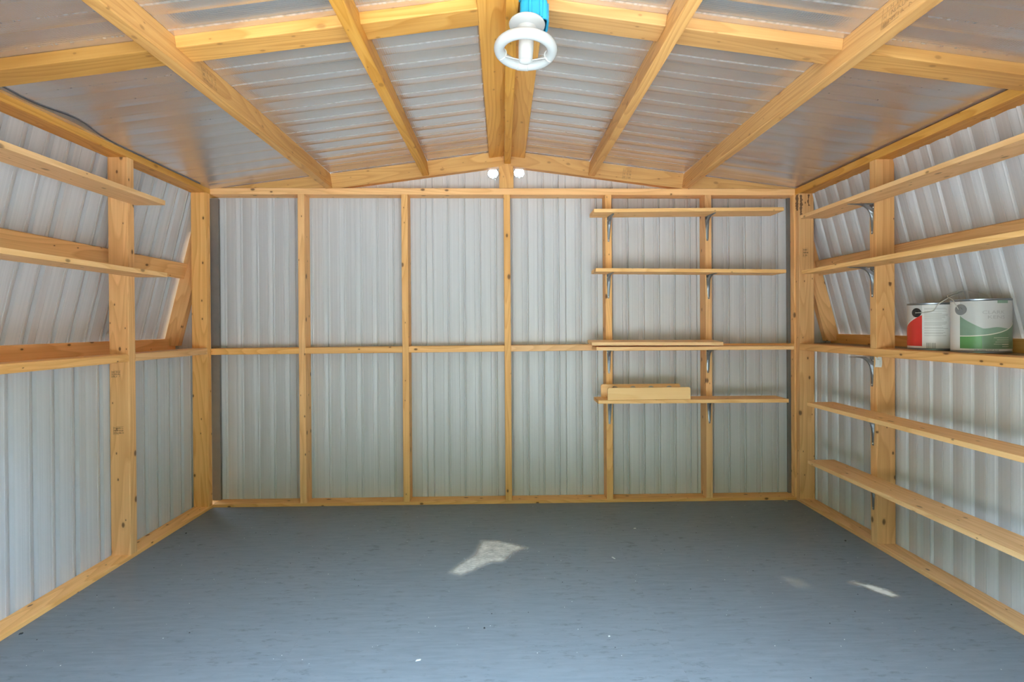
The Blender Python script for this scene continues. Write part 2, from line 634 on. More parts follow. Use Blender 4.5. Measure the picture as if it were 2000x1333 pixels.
# steep roof slopes
roof_left = struct('wall_upper_left', (-1.87, 1.4, 1.35))
vL = Vector((steep(-1, 1.84) - steep(-1, 0.87), 0, 1.84 - 0.87))
msl = wall_matrix((steep(-1, 0.87), 0, 0.87), (0, -1, 0), vL)
for s0, s1 in ((-3.06, -2.945), (-2.945, -2.153), (-2.153, -1.361), (-1.361, -YF)):
    sheet('metal_sheet', s0, s1, lambda u: 0.0, lambda u: vL.length, msl, roof_left, None, -B, -YF, kz=1.7)
roof_right = struct('wall_upper_right', (1.9, 1.4, 1.35))
vR = Vector((steep(1, 1.835) - steep(1, 0.87), 0, 1.835 - 0.87))
msr = wall_matrix((steep(1, 0.87), 0, 0.87), (0, 1, 0), vR)
for s0, s1 in ((YF, 1.375), (1.375, 2.167), (2.167, 3.06)):
    sheet('metal_sheet', s0, s1, lambda u: 0.0, lambda u: vR.length, msr, roof_right, None, YF, B, kz=1.7)

# front wall either side of the wide doorway
wall_front = struct('wall_front', (0, YF, 0))
DOOR_L, DOOR_R, DOOR_H = -0.80, 0.86, 1.76
fhi = lambda u: (roof_z(u) - 0.004) if -1.75 < u < 1.79 else (1.812 - (-1.760 - u) / 0.2515 if u < 0 else 1.79 - (u - 1.790) / 0.262)
flo = lambda u: DOOR_H if DOOR_L + 1e-4 < u < DOOR_R - 1e-4 else (-0.15 if -1.76 < u < 1.80 else 0.88)
mf = wall_matrix((0, YF - 0.03, 0), (1, 0, 0), (0, 0, 1))
for a, b in ((-1.97, -1.40), (-1.40, DOOR_L), (DOOR_L, 0.03), (0.03, DOOR_R), (DOOR_R, 1.42), (1.42, 1.99)):
    sheet('metal_sheet', a, b, flo, fhi, mf, wall_front, None, -1.965, 1.985)

# outer roof skin above the foil keeps daylight out
ceiling = struct('ceiling', (0.03, 1.4, 2.05))
for s in (-1, 1):
    xe = -1.80 if s < 0 else 1.83
    bm = bmesh.new()
    zc = lambda x: roof_z(x) + 0.022
    vs = [bm.verts.new(p) for p in ((0.028, YF, zc(0.028)), (xe, YF, zc(xe)), (xe, B + 0.03, zc(xe)), (0.028, B + 0.03, zc(0.028)))]
    bm.faces.new(vs)
    from_bm('roof_sheet', bm, METAL, ceiling)

# ------------------------------------------------------------------ foil ceiling panels, one per bay
PUR = {'L': [(-1.025, -0.987), (-0.469, -0.431)], 'R': [(0.513, 0.551), (1.061, 1.099)]}
RAFT = [(YF, YF + 0.089), (1.568, 1.657)]
FPROF = [(0.0, 0.0), (0.0030, -0.0007), (0.0065, -0.0015), (0.0090, -0.0020), (0.0115, -0.0021), (0.0150, -0.0017), (0.0300, -0.0004), (0.0560, 0.0001), (0.0575, 0.0016), (0.0590, 0.0017), (0.0610, 0.0001), (0.1175, 0.0)]


def foil_panel(x0, x1, y0, y1, k_rib):
    ys = []
    k0 = math.floor((y0 - 1.765) / 0.1175) - 1
    k = k0
    while 1.765 + k * 0.1175 < y1 + 0.2:
        for du, dz in FPROF[:-1]:
            ys.append((1.765 + k * 0.1175 + du, dz))
        k += 1
    pts = [(y, dz) for y, dz in ys if y0 < y < y1]
    pts = [(y0, 0.0)] + pts + [(y1, 0.0)]
    sx = 1 if x1 > x0 else -1
    L = math.hypot(x1 - x0, roof_z(x1) - roof_z(x0))
    ex = Vector((x1 - x0, 0, roof_z(x1) - roof_z(x0))).normalized()
    nz = Vector((0, 1, 0)).cross(ex) if sx < 0 else ex.cross(Vector((0, 1, 0)))
    m = Matrix((ex, Vector((0, 1, 0)), ex.cross(Vector((0, 1, 0))))).transposed().to_4x4()
    m.translation = Vector((x0, 0, roof_z(x0)))
    flip = 1 if ex.cross(Vector((0, 1, 0))).z > 0 else -1
    nx = 10
    bm = bmesh.new()
    rows = []
    ph = random.random() * 6
    for y, dz in pts:
        row = []
        for i in range(nx + 1):
            t = i / nx
            sag = 0.004 * math.sin(PI * t) * math.sin(y * 2.1 + ph)
            row.append(bm.verts.new((L * t, y, flip * (dz * k_rib * (0.60 + 0.12 * math.sin(3 * t + y)) - 0.003 + sag * 0.25))))
        rows.append(row)
    for a, b in zip(rows, rows[1:]):
        for i in range(nx):
            bm.faces.new((a[i], a[i + 1], b[i + 1], b[i]))
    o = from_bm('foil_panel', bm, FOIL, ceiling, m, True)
    at = o.data.attributes.new('rib_glint', 'FLOAT', 'POINT')  # marks the rib crests that get the painted door-light glint
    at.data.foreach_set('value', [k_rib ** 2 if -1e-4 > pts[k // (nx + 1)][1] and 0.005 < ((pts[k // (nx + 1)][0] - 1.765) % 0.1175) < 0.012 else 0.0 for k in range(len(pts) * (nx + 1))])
    return o


bays_y = [(YF + 0.089, 1.568), (1.657, D + 0.05)]
XL_bays = [(-0.06, -0.431), (-0.469, -0.987), (-1.025, -1.758)]
XR_bays = [(0.12, 0.513), (0.551, 1.061), (1.099, 1.80)]
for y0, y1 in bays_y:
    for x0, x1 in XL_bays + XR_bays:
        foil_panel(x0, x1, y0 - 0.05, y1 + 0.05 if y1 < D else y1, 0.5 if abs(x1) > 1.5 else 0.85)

# ------------------------------------------------------------------ roof timbers (parts of the ceiling)
# ridge beam and the two nailing boards beside it
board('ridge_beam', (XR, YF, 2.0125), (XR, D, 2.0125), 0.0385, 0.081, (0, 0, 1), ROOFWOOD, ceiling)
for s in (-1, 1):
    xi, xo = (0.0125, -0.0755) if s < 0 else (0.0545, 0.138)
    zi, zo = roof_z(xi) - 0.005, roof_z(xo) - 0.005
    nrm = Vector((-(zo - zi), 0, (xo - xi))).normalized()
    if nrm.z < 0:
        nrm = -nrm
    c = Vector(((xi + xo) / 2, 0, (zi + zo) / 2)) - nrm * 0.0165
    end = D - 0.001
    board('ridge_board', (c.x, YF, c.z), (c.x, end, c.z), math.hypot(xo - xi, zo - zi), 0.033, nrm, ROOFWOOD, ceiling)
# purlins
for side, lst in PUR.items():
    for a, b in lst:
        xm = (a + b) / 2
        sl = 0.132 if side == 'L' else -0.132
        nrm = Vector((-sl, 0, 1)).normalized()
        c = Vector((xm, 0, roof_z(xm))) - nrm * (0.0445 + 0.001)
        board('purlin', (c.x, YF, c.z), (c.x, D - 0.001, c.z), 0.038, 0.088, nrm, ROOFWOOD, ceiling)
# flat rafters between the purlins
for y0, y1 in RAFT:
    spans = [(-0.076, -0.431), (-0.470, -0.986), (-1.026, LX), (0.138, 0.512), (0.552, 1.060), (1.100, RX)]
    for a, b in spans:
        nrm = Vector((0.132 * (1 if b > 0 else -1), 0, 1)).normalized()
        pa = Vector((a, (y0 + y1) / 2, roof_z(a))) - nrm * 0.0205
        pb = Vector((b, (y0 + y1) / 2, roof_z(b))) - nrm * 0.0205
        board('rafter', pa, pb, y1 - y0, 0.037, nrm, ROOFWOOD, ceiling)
# gable rafters on the back wall: 2x4 on edge, cut off level on the top plate
for s in (-1, 1):
    xi = 0.0135 if s < 0 else 0.0535
    xe = LX - 0.06 if s < 0 else RX + 0.06
    poly = []
    ptop = lambda x: roof_z(x) - 0.006
    pbot = lambda x: roof_z(x) - 0.0945
    pl = lambda x: plate_z(x) + 0.0385
    # x where the lower edge meets the plate / the upper edge meets the plate
    xs = [xi + (xe - xi) * i / 400 for i in range(401)]
    xb = next(x for x in xs if pbot(x) <= pl(x))
    xt = next((x for x in xs if ptop(x) <= pl(x) + 0.001), xe)
    world = [(xi, pbot(xi)), (xb, pbot(xb)), (xt, pl(xt)), (xt, max(ptop(xt), pl(xt) + 0.001)), (xi, ptop(xi))]
    ex = Vector((xe - xi, 0, ptop(xe) - ptop(xi))).normalized()
    org = Vector((xi, D, ptop(xi)))
    ez = Vector((-ex.z, 0, ex.x)) * (1 if ex.x > 0 else -1)
    ey = ez.cross(ex)
    m = Matrix((ex, ey, ez)).transposed().to_4x4()
    m.translation = org
    if ey.y < 0:
        m.translation = org + Vector((0, 0.038, 0))
    loc = [((Vector((x, 0, z)) - Vector((xi, 0, ptop(xi)))).dot(ex), (Vector((x, 0, z)) - Vector((xi, 0, ptop(xi)))).dot(ez)) for x, z in world]
    prism('gable_rafter', loc, 0.038, m, ROOFWOOD, wall_back)
# king post under the ridge
box('king_post', (-0.0153, D + 0.001, plate_z(0) + 0.039), (0.0675, D + 0.037, 1.972), ROOFWOOD, wall_back)

# ------------------------------------------------------------------ back wall framing
zl, zr = plate_z(LX), plate_z(RX)
board('top_plate', (LX, D + 0.0445, zl + 0.019), (RX, D + 0.0445, zr + 0.019), 0.089, 0.0375, (0, 0, 1), WOOD, wall_back)
box('bottom_plate', (LX, D, -0.02), (RX, D + 0.089, SILL), WOOD, wall_back)
STUDS = [-1.157, -0.563, 0.028, 0.618, 1.203]
for x in STUDS:
    box('stud', (x - 0.019, D, SILL), (x + 0.019, D + 0.087, plate_z(x) + 0.0005), WOOD, wall_back)
edges = [LX - 0.005] + STUDS + [RX + 0.005]
for i in range(len(edges) - 1):
    a = edges[i] + (0.019 if i > 0 else 0.0)
    b = edges[i + 1] - (0.019 if i < len(edges) - 2 else 0.0)
    zg = lambda x: 0.8995 + (x + 0.5) * 0.0035 if x < 0.6 else 0.9003
    board('girt', (a, D + 0.046, zg(a)), (b, D + 0.046, zg(b)), 0.086, 0.036, (0, 0, 1), WOOD, wall_back)
# dark foam closures in the corners of the back wall
for i, (a, b) in enumerate(((-1.712, -1.664), (1.7065, 1.752))):
    box('corner_closure', (a, B - 0.022, SILL + 0.001), (b, B - 0.004, 1.79), DARK, wall_back, bev=0.001)

# ------------------------------------------------------------------ side framing
YC0, YC1 = 2.928, 2.966     # corner posts
YM0, YM1 = 2.319, 2.361     # middle posts
YN0, YN1 = 1.002, 1.044     # posts at the doorway, outside the picture


def side_frame(parent, xi, xo, sgn):
    P = plate_z(xi)
    lo, hi = min(xi, xo), max(xi, xo)
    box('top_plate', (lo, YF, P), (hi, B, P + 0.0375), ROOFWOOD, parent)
    box('bottom_plate', (lo, YF, -0.02), (hi, B, SILL), WOOD, parent)
    return P


PL = side_frame(wall_left, LX, LO, -1)
PR = side_frame(wall_right, RX, RO, 1)
for y0, y1 in ((YC0, YC1), (YM0, YM1), (YN0, YN1)):
    box('post', (LO + 0.002, y0, SILL), (LX, y1, PL), WOOD, wall_left)
box('post', (RX, YC0, SILL), (RO - 0.002, YC1, PR), WOOD, wall_right)
box('corner_stud', (RX - 0.0085, YC1, SILL), (RX + 0.03, YC1 + 0.04, PR), WOOD, wall_right)
for y0, y1 in ((YM0, YM1), (YN0, YN1)):
    box('post', (RX, y0, SILL), (RO - 0.002, y1, 0.8805), WOOD, wall_right)
    box('post', (RX, y0, 0.9185), (RO - 0.002, y1, PR), WOOD, wall_right)
# left girts butt against the posts
for y0, y1 in ((YF, YN0), (YN1, YM0), (YM1, YC0)):
    box('girt', (LO + 0.002, y0, 0.8835), (LX, y1, 0.9195), WOOD, wall_left, bev=0.007)

# eaves: fascia boards, end braces and slope purlins
def eave(parent, sgn):
    xi = -1.935 if sgn < 0 else 1.980
    xo = -1.968 if sgn < 0 else 2.003
    box('eave_board', (min(xi, xo), YF, 0.884), (max(xi, xo), B + 0.006, 0.971), WOOD, parent)
    # brace lying in the end wall along the steep slope
    z0, z1 = 0.93, 1.59
    off0, off1 = (0.012, 0.095)
    pts = [(steep(sgn, z0) - sgn * off0, z0), (steep(sgn, z0) - sgn * off1, z0), (steep(sgn, z1) - sgn * off1, z1), (steep(sgn, z1) - sgn * off0, z1)]
    ex = Vector((pts[3][0] - pts[0][0], 0, pts[3][1] - pts[0][1])).normalized()
    ez = Vector((ex.z, 0, -ex.x))
    ey = ez.cross(ex)
    m = Matrix((ex, ey, ez)).transposed().to_4x4()
    y_lo = 3.005
    m.translation = Vector((pts[0][0], y_lo if ey.y > 0 else y_lo + 0.036, pts[0][1]))
    o = Vector((pts[0][0], 0, pts[0][1]))
    loc = [((Vector((x, 0, z)) - o).dot(ex), (Vector((x, 0, z)) - o).dot(ez)) for x, z in pts]
    prism('end_brace', loc, 0.036, m, WOOD, parent)
    # purlin flat on the slope
    zt, zb = 1.412, 1.326
    d = Vector((steep(sgn, zt) - steep(sgn, zb), 0, zt - zb)).normalized()
    nrm = Vector((-sgn * d.z, 0, sgn * d.x))
    mid = Vector(((steep(sgn, zt) + steep(sgn, zb)) / 2, 0, (zt + zb) / 2)) + nrm * 0.0185
    board('slope_purlin', (mid.x, YF, mid.z), (mid.x, 3.003, mid.z), (Vector((steep(sgn, zt) - steep(sgn, zb), 0, zt - zb))).length, 0.036, nrm, WOOD, parent)


eave(roof_left, -1)
eave(roof_right, 1)
box('soffit_board', (-1.935, YF, 0.884), (LO - 0.003, B + 0.006, 0.902), WOOD, roof_left)

# loose edge of foil hanging out between the left plate and the roof
bm = bmesh.new()
rows = []
for i in range(41):
    y = 1.66 + i / 40 * 1.2
    t = i / 40
    amp = max(0.0, (0.030 * math.exp(-((y - 1.98) / 0.13) ** 2) + 0.016 * math.exp(-((y - 1.68) / 0.12) ** 2)) + 0.004 * (1 - t))
    row = []
    for j in range(5):
        s = j / 4
        x = LX + 0.002 + (0.010 + amp * 1.4) * s
        z = plate_z(LX) + 0.039 + (roof_z(x) - 0.008 - plate_z(LX) - 0.039) * s - 0.004 * math.sin(PI * s)
        row.append(bm.verts.new((x, y, z)))
    rows.append(row)
for a, b in zip(rows, rows[1:]):
    for j in range(4):
        bm.faces.new((a[j], a[j + 1], b[j + 1], b[j]))
from_bm('foil_flap', bm, plain('foil_edge', (0.34, 0.33, 0.33), 0.4, 0.6), ceiling, None, True)

# ------------------------------------------------------------------ floor: painted plywood sheets
floor = struct('floor', (0, 1.3, 0))
seams_x = [LX - 0.0, -0.685, 0.534, RX + 0.0]
for x0, x1 in zip(seams_x, seams_x[1:]):
    for y0, y1 in ((YF, 1.617), (1.617, D)):
        gp = 0.00003
        ox = random.uniform(-9, 9)
        bm = bmesh.new()
        bmesh.ops.create_cube(bm, size=1.0)
        bmesh.ops.scale(bm, vec=(x1 - x0 - 2 * gp, y1 - y0 - 2 * gp, 0.018), verts=bm.verts)
        es = [e for e in bm.edges if e.verts[0].co.z > 0 and e.verts[1].co.z > 0]
        bmesh.ops.bevel(bm, geom=es, offset=0.00015, segments=1, affect='EDGES')
        from_bm('floor_panel', bm, FLOOR, floor, Matrix.Translation(((x0 + x1) / 2, (y0 + y1) / 2, -0.009)))
# joists under it
for y in (0.6, 1.2, 1.8, 2.4):
    box('joist', (LX + 0.01, y, -0.11), (RX - 0.01, y + 0.038, -0.0205), WOOD, floor)


# chalky dust and flecks on the floor
def dust_mat(name, col):
    m, nt, b = new_mat(name)
    at = N(nt, 'ShaderNodeAttribute', attribute_name='cover')
    tc = N(nt, 'ShaderNodeTexCoord')
    n1 = noise(nt, mapping(nt, tc.outputs['Object'], (40, 160, 1)), 1.0, 4, 0.75)
    n2 = noise(nt, mapping(nt, tc.outputs['Object'], (14, 22, 1)), 1.0, 3, 0.6)
    a = math_node(nt, 'MULTIPLY', at.outputs['Fac'], math_node(nt, 'MULTIPLY_ADD', n1, 1.5, -0.05))
    a = math_node(nt, 'MULTIPLY', a, math_node(nt, 'MULTIPLY_ADD', n2, 1.2, 0.35))
    n = N(nt, 'ShaderNodeClamp')
    nt.links.new(a, n.inputs[0])
    b.inputs['Base Color'].default_value = (*col, 1)
    b.inputs['Roughness'].default_value = 0.9
    b.inputs['Specular IOR Level'].default_value = 0.1
    nt.links.new(n.outputs[0], b.inputs['Alpha'])
    return m


DUST = dust_mat('chalk_dust', (0.74, 0.70, 0.62))


def poly_dist(p, poly):
    """signed distance: + inside"""
    x, y = p
    inside = False
    best = 9
    n = len(poly)
    for i in range(n):
        x0, y0 = poly[i]
        x1, y1 = poly[(i + 1) % n]
        if (y0 > y) != (y1 > y) and x < (x1 - x0) * (y - y0) / (y1 - y0) + x0:
            inside = not inside
        dx, dy = x1 - x0, y1 - y0
        t = max(0, min(1, ((x - x0) * dx + (y - y0) * dy) / (dx * dx + dy * dy)))
        best = min(best, math.hypot(x - x0 - t * dx, y - y0 - t * dy))
    return best if inside else -best


def dust_patch(polys, soft, strength, label):
    xs = [p[0] for pl_, _ in polys for p in pl_]
    ys = [p[1] for pl_, _ in polys for p in pl_]
    x0, x1, y0, y1 = min(xs) - soft, max(xs) + soft, min(ys) - soft, max(ys) + soft
    n = 54
    me = bpy.data.meshes.new('dust_patch')
    verts, faces, cov = [], [], []
    for j in range(n + 1):
        for i in range(n + 1):
            x = x0 + (x1 - x0) * i / n
            y = y0 + (y1 - y0) * j / n
            verts.append((x, y, 0.0006))
            c = 0
            for pl_, k in polys:
                d = poly_dist((x, y), pl_)
                t = max(0, min(1, (d + soft * 0.8) / (soft * 1.4)))
                c = max(c, k * t * t * (3 - 2 * t))
            cov.append(c * strength)
    for j in range(n):
        for i in range(n):
            a = j * (n + 1) + i
            faces.append((a, a + 1, a + n + 2, a + n + 1))
    me.from_pydata(verts, [], faces)
    at = me.attributes.new('cover', 'FLOAT', 'POINT')
    at.data.foreach_set('value', cov)
    o = link_mesh('dust_patch', me, DUST)
    o['kind'] = 'stuff'
    tag(o, label, 'dust')
    return o


dust_patch([([(-0.108, 2.46), (-0.03, 2.45), (0.10, 2.375), (0.045, 2.34), (-0.01, 2.24), (-0.06, 2.24), (-0.18, 2.125), (-0.225, 2.15), (-0.19, 2.22), (-0.13, 2.31), (-0.115, 2.39)], 1.0)],
           0.03, 1.0, 'star-shaped patch of white chalky dust in the middle of the floor')
dust_patch([([(1.41, 1.995), (1.445, 1.985), (1.475, 1.945), (1.483, 1.913), (1.463, 1.908), (1.438, 1.94)], 1.0), ([(1.375, 2.012), (1.40, 2.018), (1.44, 1.985), (1.43, 1.965)], 0.5)], 0.028, 1.8,
           'small oval smear of white dust near the right wall')
dust_patch([([(1.14, 2.05), (1.18, 2.04), (1.185, 2.0), (1.15, 1.995)], 1.0)], 0.045, 0.5,
           'faint pale smudge on the floor left of the white dust smear')

fl = bmesh.new()
rng = random.Random(11)


def fleck(bm, x, y, l, w_, a, h=0.0012):
    ca, sa = math.cos(a), math.sin(a)
    q = [(-l, -w_ * rng.uniform(0.5, 1)), (l * 0.7, -w_), (l, w_ * 0.6), (-l * 0.6, w_)]
    lo = [bm.verts.new((x + p * ca - r * sa, y + p * sa + r * ca, 0.0002)) for p, r in q]
    hi = [bm.verts.new((x + 0.8 * (p * ca - r * sa), y + 0.8 * (p * sa + r * ca), h)) for p, r in q]
    bm.faces.new(hi)
    for i in range(4):
        bm.faces.new((lo[i], lo[(i + 1) % 4], hi[(i + 1) % 4], hi[i]))


for i in range(150):
    s = rng.choice((0.0010, 0.0012, 0.0014, 0.0018))
    fleck(fl, rng.uniform(-1.62, 1.66), rng.uniform(1.45, 2.93), s, s * 0.7, rng.uniform(0, PI))
o = from_bm('paint_flecks', fl, FLECK)
tag(o, 'tiny white flecks scattered over the grey floor', 'flecks', kind='stuff')
fl = bmesh.new()
for i in range(60):
    s = rng.choice((0.0014, 0.002, 0.0024))
    fleck(fl, rng.uniform(-1.62, 1.66), rng.uniform(1.45, 2.93), s, s * 0.8, rng.uniform(0, PI))
for x, y, s in ((-0.0704, 1.7486, 0.0035), (-1.6418, 1.7628, 0.006), (1.62, 2.40, 0.005), (-1.60, 2.60, 0.004)):
    fleck(fl, x, y, s, s * 0.7, 0.6, 0.003)
o = from_bm('dirt_crumbs', fl, DARKFLECK)
tag(o, 'tiny dark crumbs of dirt scattered over the grey floor', 'crumbs', kind='stuff')
for (x, y, l, w_, a, lab) in ((0.662, 2.582, 0.008, 0.003, 0.05, 'flat white chip on the floor in front of the fourth back stud'),
                              (0.483, 2.257, 0.011, 0.0025, 2.1, 'slim white chip lying slantwise right of the dust patch'),
                              (0.346, 1.690, 0.004, 0.003, 0.4, 'round white crumb on the bluish front part of the floor'),
                              (-0.269, 1.586, 0.009, 0.003, 0.3, 'largest bent white chip at the front edge of the floor, below the dust patch')):
    bm = bmesh.new()
    fleck(bm, 0, 0, l, w_, a, 0.0025)
    o = from_bm('paint_chip', bm, FLECK, None, Matrix.Translation((x, y, 0.0002)))
    tag(o, lab, 'chip', 'white chips on the floor')
bm = bmesh.new()
bmesh.ops.create_icosphere(bm, subdivisions=2, radius=0.008)
for v in bm.verts:
    v.co = Vector((v.co.x * 1.2, v.co.y, v.co.z * 0.8)) * (1 + rng.uniform(-0.12, 0.12))
o = from_bm('pebble', bm, plain('tan_pebble', (0.42, 0.32, 0.22), 0.8, vary=0.3), None, Matrix.Translation((1.637, 2.940, 0.0062)), True)
tag(o, 'small tan crumb on the floor by the right end of the back bottom plate', 'pebble')

# ------------------------------------------------------------------ shelf brackets
def bracket_mesh():
    """Pressed steel shelf bracket: local Z up, back plate on plane Y=0, shelf arm reaching to -Y."""
    bm = bmesh.new()
    V, Hh = 0.140, 0.115

    def slab(p):
        a = [bm.verts.new(q) for q in p[0]]
        b = [bm.verts.new(q) for q in p[1]]
        bm.faces.new(a)
        bm.faces.new(b[::-1])
        for i in range(len(a)):
            j = (i + 1) % len(a)
            bm.faces.new((a[i], b[i], b[j], a[j]))

    def outline(y):
        return [(-0.0125, y, 0), (0.0125, y, 0), (0.012, y, -0.03), (0.0055, y, -V + 0.003), (0.003, y, -V), (-0.003, y, -V), (-0.0055, y, -V + 0.003), (-0.012, y, -0.03)]
    slab((outline(0), outline(-0.0016)))

    def outh(z):
        return [(-0.0125, 0, z), (0.0125, 0, z), (0.012, -0.03, z), (0.0055, -Hh + 0.003, z), (0.003, -Hh, z), (-0.003, -Hh, z), (-0.0055, -Hh + 0.003, z), (-0.012, -0.03, z)]
    slab((outh(0), outh(-0.0016)))
    # hollow pressed rib: curved gusset, wide at the corner and tapering to both ends
    n = 12
    ring = []
    for i in range(n + 1):
        t = i / n
        ang = t * PI / 2
        e = 0.40
        py = -(Hh - 0.012) * (math.cos(ang) ** (2 / e))
        pz = -(V - 0.016) * (math.sin(ang) ** (2 / e))
        hw = 0.0042 + 0.0035 * math.sin(2 * ang)
        ring.append((py - 0.0032, pz - 0.0032, hw))
    outer = [[bm.verts.new((sx * hw * 0.55, y, z)) for sx in (-1, 1)] for y, z, hw in ring]
    inner = []
    for (y, z, hw), i in zip(ring, range(n + 1)):
        t = i / n
        if t < 0.5:
            yy, zz = y, -0.0016
            yy = min(yy, -0.0016)
        else:
            yy, zz = -0.0016, min(z, -0.0016)
        inner.append([bm.verts.new((sx * hw * 1.25, yy, zz)) for sx in (-1, 1)])
    for i in range(n):
        bm.faces.new((outer[i][0], outer[i][1], outer[i + 1][1], outer[i + 1][0]))
        for k in (0, 1):
            bm.faces.new((outer[i][k], outer[i + 1][k], inner[i + 1][k], inner[i][k]))
    for i in (0, n):
        bm.faces.new((outer[i][0], outer[i][1], inner[i][1], inner[i][0]))
    me = bpy.data.meshes.new('bracket')
    bmesh.ops.recalc_face_normals(bm, faces=bm.faces)
    bm.to_mesh(me)
    bm.free()
    me.materials.append(STEEL)
    return me


BRACKET = bracket_mesh()


def screw_mesh():
    bm = bmesh.new()
    prof = [(0.0, 0.0026), (0.0022, 0.0023), (0.0037, 0.0008), (0.0037, 0.0)]
    seg = 10
    rings = []
    for r, z in prof:
        rings.append([bm.verts.new((0, 0, z))] if r == 0 else [bm.verts.new((r * math.cos(2 * PI * i / seg), r * math.sin(2 * PI * i / seg), z)) for i in range(seg)])
    for a, b in zip(rings, rings[1:]):
        for i in range(seg):
            j = (i + 1) % seg
            if len(a) == 1:
                bm.faces.new((a[0], b[i], b[j]))
            else:
                bm.faces.new((a[i], b[i], b[j], a[j]))
    me = bpy.data.meshes.new('screw')
    bm.to_mesh(me)
    bm.free()
    me.materials.append(SCREW)
    return me


SCREWM = screw_mesh()


def add_bracket(parent, pos, rotz, tilt=0.0):
    m = Matrix.Translation(pos) @ Matrix.Rotation(rotz, 4, 'Z') @ Matrix.Rotation(tilt, 4, 'Y')
    b = link_mesh('bracket', BRACKET, None, parent, m)
    for x, z in ((-0.0085, -0.018), (0.0085, -0.018), (0.0, -0.131)):
        link_mesh('screw', SCREWM, None, b, m @ Matrix.Translation((x, -0.0016, z)) @ Matrix.Rotation(PI / 2, 4, 'X'))
    return b


# ------------------------------------------------------------------ shelves on the back wall
def back_shelf(label, x0, x1, ztl, ztr, yf, brackets, th=0.0195, name='wall_shelf'):
    t = empty(name, ((x0 + x1) / 2, D - 0.07, (ztl + ztr) / 2 - th))
    tag(t, label, 'shelf', 'shelves on the back wall')
    board('plank', (x0, (yf + D - 0.001) / 2, ztl - th / 2), (x1, (yf + D - 0.001) / 2, ztr - th / 2), D - 0.001 - yf, th, (0, 0, 1), SHELFWOOD, t, bev=0.0012)
    for bx, tilt in brackets:
        zz = ztl + (ztr - ztl) * (bx - x0) / (x1 - x0) - th - 0.0006
        add_bracket(t, (bx, D - 0.0004, zz), 0.0, tilt)
    return t


back_shelf('topmost of the four long pine shelves on the back wall', 0.508, 1.568, 1.6770, 1.6835, 2.823, ((0.622, 0.03), (1.196, 0.0)))
back_shelf('second pine shelf from the top on the back wall', 0.517, 1.579, 1.3495, 1.3370, 2.823, ((0.618, 0.02), (1.201, -0.01)))
back_shelf('third pine shelf from the top on the back wall, under a loose board', 0.517, 1.620, 0.9125, 0.9090, 2.823, ((0.616, 0.0), (1.200, 0.03)))
back_shelf('lowest pine shelf on the back wall, carrying a wooden tray', 0.526, 1.590, 0.6170, 0.6140, 2.823, ((0.620, 0.02), (1.201, -0.02)))
lb = board('loose_board', (0.492, 2.892, 0.9345), (1.2235, 2.892, 0.9295), 0.146, 0.018, Vector((0, -0.062, 1)), SHELFWOOD, None, bev=0.0012)
tag(lb, 'short loose pine board lying on the third back shelf', 'board')

# wooden tray on the lowest shelf
tray = empty('wooden_tray', (0.80, 2.88, 0.617))
tag(tray, 'pale wooden tray with two rounded side boards on the lowest back shelf', 'tray')


def rounded_rect(x0, x1, z0, z1, r, n=5, notches=None):
    pts = []
    for cx, cz, a0 in ((x1 - r, z1 - r, 0), (x0 + r, z1 - r, PI / 2)):
        for i in range(n + 1):
            a = a0 + PI / 2 * i / n
            pts.append((cx + r * math.cos(a), cz + r * math.sin(a)))
    pts.append((x0, z0))
    for nx, nr, nh in (notches or []):
        for i in range(13):
            a = PI - PI * i / 12
            pts.append((nx + nr * math.cos(a), z0 + nh * math.sin(a)))
    pts.append((x1, z0))
    return pts


prism('front_board', rounded_rect(-0.231, 0.231, 0.0, 0.0675, 0.010), 0.013, Matrix.Translation((0.8095, 2.8245, 0.6172)), TRAYWOOD, tray, bev=0.0012)
prism('back_board', rounded_rect(-0.229, 0.229, 0.0, 0.0745, 0.010, notches=[(-0.15, 0.036, 0.0655), (-0.045, 0.036, 0.0655), (0.06, 0.036, 0.0655), (0.165, 0.036, 0.0655)]), 0.013,
      Matrix.Translation((0.792, 2.935, 0.6172)), TRAYWOOD, tray, bev=0.001)
box('tray_base', (0.590, 2.838, 0.623), (1.018, 2.934, 0.633), TRAYWOOD, tray, bev=0.001)

# ------------------------------------------------------------------ shelves on the side walls
def side_shelf(label, xi, xo, y0, y1, ztop, th=0.0195, br=None, dz=0.0, group=None):
    t = empty('wall_shelf', ((xi + xo) / 2, (y0 + y1) / 2, ztop - th))
    tag(t, label, 'shelf', group)
    xm = (xi + xo) / 2
    board('plank', (xm, y0, ztop + dz - th / 2), (xm, y1, ztop - th / 2), abs(xo - xi), th, (0, 0, 1), SHELFWOOD, t, bev=0.0012)
    if br:
        add_bracket(t, br[0], br[1], br[2])
    return t


YNEAR = YN0 - 0.20
GL, GR = 'shelves on the left wall', 'shelves on the right wall'
side_shelf('upper pine shelf crossing the left wall post, seen from below', LX + 0.139, LX + 0.001, YNEAR, 2.362, 1.6155, 0.0215, ((LX + 0.0004, YN0 + 0.02, 1.5935), PI / 2, 0), group=GL)
side_shelf('lower pine shelf crossing the left wall post at mid height', LX + 0.139, LX + 0.001, YNEAR, 2.371, 1.2865, 0.0195, ((LX + 0.0004, YN0 + 0.02, 1.2665), PI / 2, 0), group=GL)
ymid = 2.343
XB = RX - 0.0004
for zt, yend, lab in ((1.6070, 2.672, 'topmost pine shelf on the right wall, above the paint cans'),
                      (1.3145, 2.668, 'second pine shelf on the right wall, just over the paint cans'),
                      (0.6270, 2.625, 'pine shelf under the paint can ledge on the right wall'),
                      (0.3280, 2.622, 'lowest pine shelf on the right wall, close to the floor')):
    side_shelf(lab, RX - 0.140, RX - 0.001, YNEAR, yend, zt, 0.019, ((XB, ymid, zt - 0.0196), -PI / 2, 0.0), group=GR)

